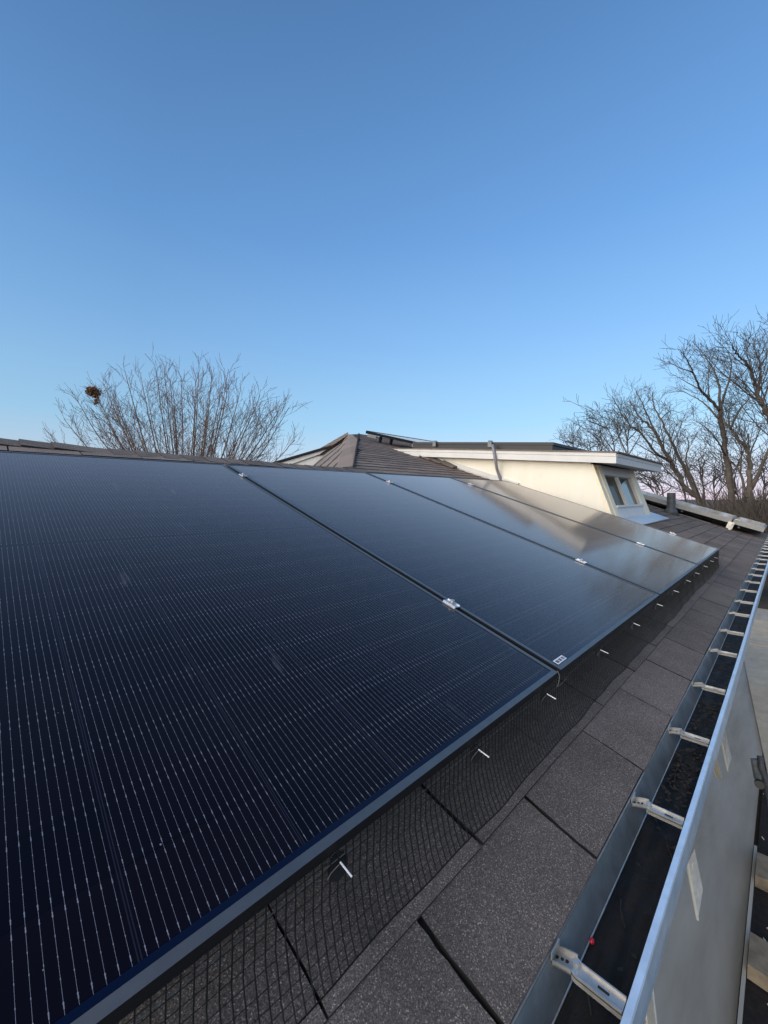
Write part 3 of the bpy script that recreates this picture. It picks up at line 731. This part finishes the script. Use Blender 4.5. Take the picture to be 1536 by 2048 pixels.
strap((1425, 1530), (1432, 1551), (1444, 1557), (1433, 1512), 'cream strap under the gutter lip, shorter than its neighbour', M['trim_cream'])
strap((1290, 1990), (1300, 2090), (1316, 2060), (1306, 1968), 'pale metal strap under the gutter lip, cut by the bottom edge', M['strap'])

# ------------------------------------------------------------------ things below the eave
mb = MB(); mb.box((-3, -.262, GZ), (16, 1.2, GZ+.02)); tag(mb.build('path', M['wall']), kind='structure')
mb = MB(); pz = GZ+.024
la, lb2 = Vector((10.9, .16, pz)), Vector((6.6, -.30, pz))
def pave(x0_, x1_):
    ye = lambda x: lb2.y+(la.y-lb2.y)*(x-lb2.x)/(la.x-lb2.x)-.01
    mb.prism([(x0_, -1.9, GZ+.005), (x1_, -1.9, GZ+.005), (x1_, ye(x1_), GZ+.005), (x0_, ye(x0_), GZ+.005)], (0, 0, .035))
for a_, b_ in ((6.4, 9.1), (9.12, 11.85), (11.95, 13.1), (13.12, 14.4)): pave(a_, b_)
tag(mb.build('paving', M['tan']), kind='structure')
bedr = empty('raised_bed', (4, -.5, GZ)); tag(bedr, 'dark soil bed edged with weathered timbers below the gutter', 'raised bed')
mb = MB(); mb.box((1.6, -1.6, GZ), (6.3, -.292, GZ+.05)); mb.build('soil', M['soil'], bedr)
mb = MB(); mb.box((1.6, -.290, GZ), (4.98, -.270, GZ+.10)); mb.build('edge_board', M['wall'], bedr)
for (x0_, x1_, sk) in ((4.56, 4.86, .05), (3.50, 3.78, -.12)):
    mb = MB(); z_ = GZ+.16
    mb.hexa([(x0_, -1.6, GZ+.06), (x1_, -1.6, GZ+.06), (x1_-sk, -.295, GZ+.06), (x0_-sk, -.295, GZ+.06), (x0_, -1.6, z_), (x1_, -1.6, z_), (x1_-sk, -.295, z_), (x0_-sk, -.295, z_)]); mb.build('timber', M['timber'], bedr)
mb = MB(); r4 = random.Random(9)
for i in range(160):
    p = Vector((r4.uniform(2, 6), r4.uniform(-1.2, -.3), GZ+.056)); a_ = rng.uniform(0, 6); t_ = Vector((math.cos(a_), math.sin(a_), .3))*r4.uniform(.008, .022); n_ = Vector((-t_.y, t_.x, .01))*.6; mb.face([p-t_, p+n_, p+t_, p-n_])
mb.build('fallen_leaves', M['tan'], bedr)['kind'] = 'stuff'
hk = empty('wall_bracket', (3.4, -.4, -2)); tag(hk, 'dark grey metal bracket at the right edge below the gutter', 'bracket')
D2 = 2.6
mb = MB(); mb.prism([at(1506, 1520, D2), at(1520, 1520, D2), at(1524, 1572, D2), at(1513, 1560, D2)], CF*.02); mb.build('plate', M['gutter_grey'], hk)
mb = MB(); mb.tube([at(1520, 1512, D2), at(1523, 1535, D2-.02), at(1532, 1560, D2), at(1540, 1600, D2), at(1548, 1650, D2)], .016, 8); mb.build('arm', M['pipe'], hk, True)
mb = MB(); mb.tube([at(1518, 1566, D2-.03), at(1519, 1570, D2-.06)], .024, 10); mb.build('bolt', M['black_plastic'], hk)

# ------------------------------------------------------------------ trees
def rv(r): return Vector((r.gauss(0, 1), r.gauss(0, 1), r.gauss(0, 1))).normalized()
def smooth_path(pts, n):                       # Catmull-Rom through the given joints
    P_ = [pts[0]*2-pts[1]]+pts+[pts[-1]*2-pts[-2]]; out = []
    for i in range(1, len(P_)-2):
        for k in range(n):
            t = k/n; a, b, c, d = P_[i-1], P_[i], P_[i+1], P_[i+2]
            out.append((b*2+(c-a)*t+(a*2-b*5+c*4-d)*t*t+(b*3-a-c*3+d)*t*t*t)*.5)
    return out+[pts[-1]]
def grow(mb, r, p, d, L, rad, lvl, o):
    n = max(3, int(L/o['seg'])); pts = [p.copy()]; rads = [rad]; q = p.copy(); dd = d.normalized()
    for i in range(n):
        dd = (dd + rv(r)*o['wig'] + Vector((0, 0, 1))*o['up']*(1 if lvl else .6)).normalized()
        q = q + dd*(L/n); pts.append(q.copy()); rads.append(max(o['rmin'], rad*(1-.72*(i+1)/n)))
    mb.tube(pts, rads, 5 if rad > .03 else (4 if rad > .012 else 3), 0, False)
    if lvl >= o['lv']: return
    sprout(mb, r, pts, rads, L, lvl, o)
def sprout(mb, r, pts, rads, L, lvl, o, t0=.18, cnt=None):
    k = cnt if cnt else max(2, int(L*o['dens'][min(lvl, len(o['dens'])-1)]+r.random()))
    for j in range(k):
        t = t0+(1-t0)*((j+r.random()*.9)/k); f = t*(len(pts)-1); i = min(int(f), len(pts)-2)
        p = pts[i].lerp(pts[i+1], f-i); d = (pts[i+1]-pts[i]).normalized()
        s = d.cross(rv(r)); s = s.normalized() if s.length > .01 else Vector((1, 0, 0))
        an = R(r.uniform(*o['ang']))
        ln = L*r.uniform(.32, .62)*(1.12-.6*t) if lvl else L*r.uniform(*o['l0'])*(1.12-.86*t)
        ln = max(ln, o['lmin'])
        rd = max(o['rmin'], (rads[i]*.5)*r.uniform(.7, 1))
        grow(mb, r, p, d*math.cos(an)+s*math.sin(an), ln, min(rd, ln*o.get('rl', .013)+.003), lvl+1, o)
def tree(label, base, limbs, o, seed, group, bark='bark', twig='twig', nm='bare_tree'):
    r = random.Random(seed); root = empty(nm, base); tag(root, label, 'tree', group)
    tb, cbm = MB(), MB()
    for joints, ra, rb in limbs:
        pts = smooth_path([Vector(j) for j in joints], 5)
        for i in range(1, len(pts)-1): pts[i] = pts[i]+rv(r)*ra*.18
        n = len(pts); rads = [ra+(rb-ra)*(i/(n-1))**.8 for i in range(n)]
        rads = [x*o.get('rs', 1) for x in rads]; tb.tube(pts, rads, 9, 0, True)
        L = sum((pts[i+1]-pts[i]).length for i in range(n-1))
        sprout(cbm, r, pts, rads, L, 0, o, o.get('t0', .3))
    tb.build('trunk', M[bark], root, True); cbm.build('crown', M[twig], root)
    return root
# rear tree behind the ridge: many upright stems
D = 17.0; r = random.Random(11)
gp = at(372, 1000, D); basep = Vector((gp.x, gp.y, GZ))
fork = [at(372, 1040, D), at(360, 1000, D+.3), at(392, 1000, D-.3)]
limbs = [([basep, basep.lerp(fork[0], .6)+Vector((.05, 0, 0)), fork[0]], .26, .20)]
tips = [(128, 838, -1.5), (150, 795, 1), (193, 790, -.6), (205, 765, .8), (250, 742, -1.2), (282, 752, 1.4), (312, 738, -.2), (328, 728, .9), (362, 752, -1), (398, 742, 1.6), (425, 748, -.8), (457, 738, .4), (482, 775, 1.2), (520, 790, -1), (560, 818, .2), (578, 815, 1), (590, 880, -.5), (105, 880, .4), (340, 760, 2.2), (230, 800, -2.2), (440, 790, 2.4), (500, 830, -2)]
nest_p = None
for i, (x, y, dz) in enumerate(tips):
    f0 = fork[i % 3]; tip = at(x, y, D+dz); 
    lat = (x-372)
    m1 = at(372+lat*.34, 1000-abs(lat)*.02+r.uniform(-8, 8), D+dz*.35); m2 = at(372+lat*.72, y+(1000-y)*.48+r.uniform(-8, 8), D+dz*.75)
    limbs.append(([f0, m1, m2, tip], .085+.02*r.random(), .016))
    if i == 2: nest_p = tip
oL = dict(seg=.22, wig=.03, up=.06, lv=3, dens=(3.6, 3.3, 3.0), ang=(16, 42), l0=(.13, .36), lmin=.40, rmin=.0056, t0=.10, rs=.62)
for i in range(22):
    x = r.uniform(150, 585) if i < 12 else r.uniform(280, 470); y = 745+abs(x-360)*.25+r.uniform(0, 70); dz = r.uniform(-2.2, 2.2); lat = x-372
    limbs.append(([fork[i % 3], at(372+lat*r.uniform(.25, .45), 998+r.uniform(-10, 10), D+dz*.35), at(372+lat*.74, y+(1000-y)*.45, D+dz*.75), at(x, y, D+dz)], .06, .013))
tree('bare multi-stemmed tree behind the roof ridge, with a leaf nest in it', basep, limbs, oL, 5, None, 'bark_light', 'twig_red')
# leaf nest
mb = MB(); r = random.Random(8)
nc_ = at(186, 783, D-.6)
for i in range(760):
    q = rv(r)*(r.random()**.35)*(1+.22*math.sin(i*.7))
    p = nc_+Vector((q.x*.23, q.y*.23, q.z*.21-.02))
    if i % 6 == 0: p = nc_+CR*(.14+r.gauss(0, .05))+Vector((0, 0, -r.uniform(.1, .5)))+rv(r)*.06
    a, b = rv(r), rv(r); s = r.uniform(.03, .07); mb.face([p-a*s, p+b*s*.6, p+a*s, p-b*s*.6])
for i in range(26):
    d = rv(r); d.z = abs(d.z)*.7; mb.tube([nc_, nc_+d*r.uniform(.32, .5)], .007, 3)
tag(mb.build('leaf_nest', M['leaf']), 'ball of dry leaves, a nest high in the tree behind the ridge', 'nest')

def J(dp, *xy):                                 # joints read off the photograph crop, at a true depth with some spread
    out = []
    for i, q in enumerate(xy):
        x, y = 1100+q[0]/3.523, 640+q[1]/3.523
        out.append(at(x, y, dp+(q[2] if len(q) > 2 else 0)))
    return out
def foot(p): return Vector((p.x, p.y, GZ))
TG = 'bare trees beyond the right end of the roof'
oR = dict(seg=.17, wig=.065, up=.035, lv=3, dens=(4.2, 4.4, 3.8), ang=(20, 50), l0=(.16, .36), lmin=.30, rmin=.0045, t0=.2, rs=.5, rl=.009)
d = 15.0; jb = J(d, (1075, 1330))[0]
tree('bare tree leaning left beside the dormer roof, several stems from one foot', foot(jb), [
    ([foot(jb), jb]+J(d, (960, 1190), (850, 1000), (780, 860), (700, 745), (625, 690), (560, 560, .5)), .24, .03),
    (J(d, (1060, 1310), (1000, 1160, .3), (905, 960, .5), (850, 850, .6), (780, 700, 1), (735, 600, 1.2), (722, 505, 1.2)), .16, .03),
    (J(d, (850, 1000), (740, 930, -.4), (640, 800, -.8), (560, 740, -1), (500, 650, -1.2), (440, 545, -1.5)), .10, .02),
    (J(d, (780, 860), (700, 700, .6), (650, 590, 1), (600, 480, 1.4)), .08, .018),
    (J(d, (780, 700, 1), (850, 640, 1.6), (930, 660, 2)), .05, .012),
    (J(d, (850, 850, .6), (880, 760, 1.2), (940, 690, 1.6)), .05, .012),
    (J(d, (1070, 1320), (1030, 1180, -.6), (960, 1000, -1), (980, 860, -1.3), (930, 800, -1.5)), .09, .015),
    (J(d, (1075, 1320), (1080, 1200, .3), (1060, 1050, .6), (1090, 900, .8)), .07, .014)], oR, 21, TG)
d = 14.0; jb = J(d, (1280, 1360))[0]
tree('tall bare tree with a straight trunk and a high spreading crown', foot(jb), [
    ([foot(jb), jb]+J(d, (1252, 1000), (1230, 880), (1207, 720), (1195, 640)), .21, .13),
    (J(d, (1195, 640), (1120, 550, -.3), (1060, 490, -.6), (1010, 370, -1), (962, 270, -1.2), (905, 205, -1.4)), .11, .018),
    (J(d, (1200, 660), (1190, 470, .5), (1150, 350, .8), (1090, 255, 1.2), (1035, 185, 1.4)), .10, .016),
    (J(d, (1195, 650), (1230, 520, .2), (1262, 420, .2), (1280, 320, .3), (1252, 215, .4)), .10, .016),
    (J(d, (1190, 700), (1090, 590, .5), (1000, 535, 1), (880, 480, 1.6)), .07, .014),
    (J(d, (1120, 550, -.3), (1115, 420, .5), (1120, 300, 1)), .06, .014),
    (J(d, (1240, 960), (1180, 850, -.6), (1090, 750, -1), (1000, 700, -1.4)), .06, .012),
    (J(d, (1010, 370, -1), (900, 330, -1.3), (830, 290, -1.6)), .04, .01),
    (J(d, (1060, 490, -.6), (950, 430, -.2), (840, 370, .4)), .045, .01),
    (J(d, (1150, 350, .8), (1180, 270, 1), (1135, 200, 1.2)), .04, .01)], oR, 22, TG)
d = 13.0; jb = J(d, (1410, 1340))[0]
tree('bare tree forking low, with a crooked left limb, at the roof corner', foot(jb), [
    ([foot(jb), jb]+J(d, (1402, 1100), (1400, 960), (1378, 885), (1340, 855), (1270, 770), (1215, 690, .3)), .19, .06),
    (J(d, (1415, 1190), (1480, 1050, -.3), (1540, 900, -.5), (1600, 740, -.7)), .13, .05),
    (J(d, (1390, 1250), (1330, 1060, .5), (1260, 980, .8), (1230, 900, 1)), .09, .03),
    (J(d, (1270, 770), (1330, 640, -.4), (1400, 560, -.8), (1450, 500, -1)), .07, .014),
    (J(d, (1400, 900), (1395, 800)), .05, .045),
    (J(d, (1340, 1080, .4), (1350, 920, .6), (1300, 800, 1), (1290, 680, 1.4)), .05, .012),
    (J(d, (1400, 960), (1460, 820, .4), (1500, 700, .8)), .06, .012),
    (J(d, (1270, 770), (1260, 640, .4), (1340, 560, .6)), .04, .01)], oR, 23, TG)
d = 12.5
tree('large bare tree at the right edge, its limbs arching into view', foot(at(1575, 1010, d)), [
    ([foot(at(1580, 1010, d)), at(1578, 1000, d), at(1565, 900, d)]+J(d, (1536, 680), (1490, 600), (1462, 500), (1420, 380, -.3), (1370, 290, -.5), (1318, 235, -.8), (1285, 160, -1)), .24, .02),
    (J(d, (1462, 500), (1480, 330, .4), (1448, 220, .7), (1432, 130, .9)), .08, .014),
    (J(d, (1480, 330, .4), (1530, 240, .7), (1540, 140, 1)), .05, .012),
    (J(d, (1420, 380, -.3), (1390, 240, .5), (1370, 150, 1)), .05, .012),
    (J(d, (1490, 600), (1540, 460, .5), (1580, 300, 1)), .07, .014)], oR, 24, TG)
# thinner background saplings
oS = dict(seg=.2, wig=.08, up=.05, lv=2, dens=(3.0, 3.6), ang=(24, 55), l0=(.16, .36), lmin=.4, rmin=.008, t0=.15, rs=.7)
sap = [((165, 950), (160, 870), (150, 800), 24, 'faint sapling just past the dormer fascia, farthest left of the thin ones'), ((290, 950), (240, 880), (200, 830), 26, 'faint slanting sapling second left among the thin ones'), ((455, 960), (405, 760), (330, 630), 20, 'slim bare sapling leaning left above the dormer corner'),
       ((550, 1000), (530, 780), (480, 600), 19, 'slim bare sapling with an upright stem behind the leaning tree'), ((800, 1250), (740, 1120), (650, 1000), 18, 'low sapling seen under the dormer eave'), ((760, 1260), (690, 1150), (640, 1060), 17, 'short sapling nearest the dormer window under the eave'),
       ((1090, 1280), (1070, 1120), (1040, 960), 18, 'slim sapling between the leaning tree and the straight trunk'), ((1160, 1290), (1150, 1130), (1170, 950), 20, 'thin sapling left of the straight tall trunk'), ((1330, 1300), (1300, 1150), (1330, 980), 17, 'thin sapling right of the straight tall trunk'), ((1500, 1310), (1510, 1120), (1480, 960), 16, 'thin dark sapling at the right edge of the picture'), ((360, 960), (350, 860), (360, 780), 27, 'faint distant sapling right of the dormer fascia, third from left'),
       ((960, 1270), (900, 1090), (880, 940), 21, 'pale sapling behind the feet of the leaning tree')]
for i, (a, b, c, d, lb) in enumerate(sap):
    p0, p1, p2 = J(d, a, b, c); rr = random.Random(50+i)
    limbs = [([foot(p0), p0, p1, p2], .06, .014)]
    for k in range(4):
        q = p0.lerp(p1, rr.random()); limbs.append(([q, q.lerp(p2, .5)+CR*rr.uniform(-.9, .9), p2+CR*rr.uniform(-2.2, 2.2)+Vector((0, 0, rr.uniform(-1, .4)))+CF*rr.uniform(-1, 1)], .04, .011))
    tree(lb, foot(p0), limbs, oS, 60+i, 'thin saplings behind the big bare trees', 'twig', 'twig', 'sapling')
# dry brush at the trees' feet: one tangled mass
mb = MB(); r = random.Random(77)
for i in range(2600):
    x = r.choice((r.uniform(1395, 1600), r.uniform(1440, 1600), r.uniform(1480, 1620))); dp = r.uniform(11.5, 17); b = at(x, 1050, dp); b = Vector((b.x, b.y, -1.2-r.random()))
    hgt = r.uniform(.15, .7)**1.3*1.5*(1.1 if x > 1460 else .75); dd = Vector((r.gauss(0, .3), r.gauss(0, .3), 1)).normalized(); L_ = hgt+(-1.2-b.z)+1.0
    m_ = b+dd*L_*.6+rv(r)*.12; mb.tube([b, m_, m_+(dd+rv(r)*.5)*L_*.35], [.014, .010, .006], 3, 0, False)
tag(mb.build('brush', M['brush']), 'tangled dry brown brush at the feet of the bare trees', 'brush', kind='stuff')
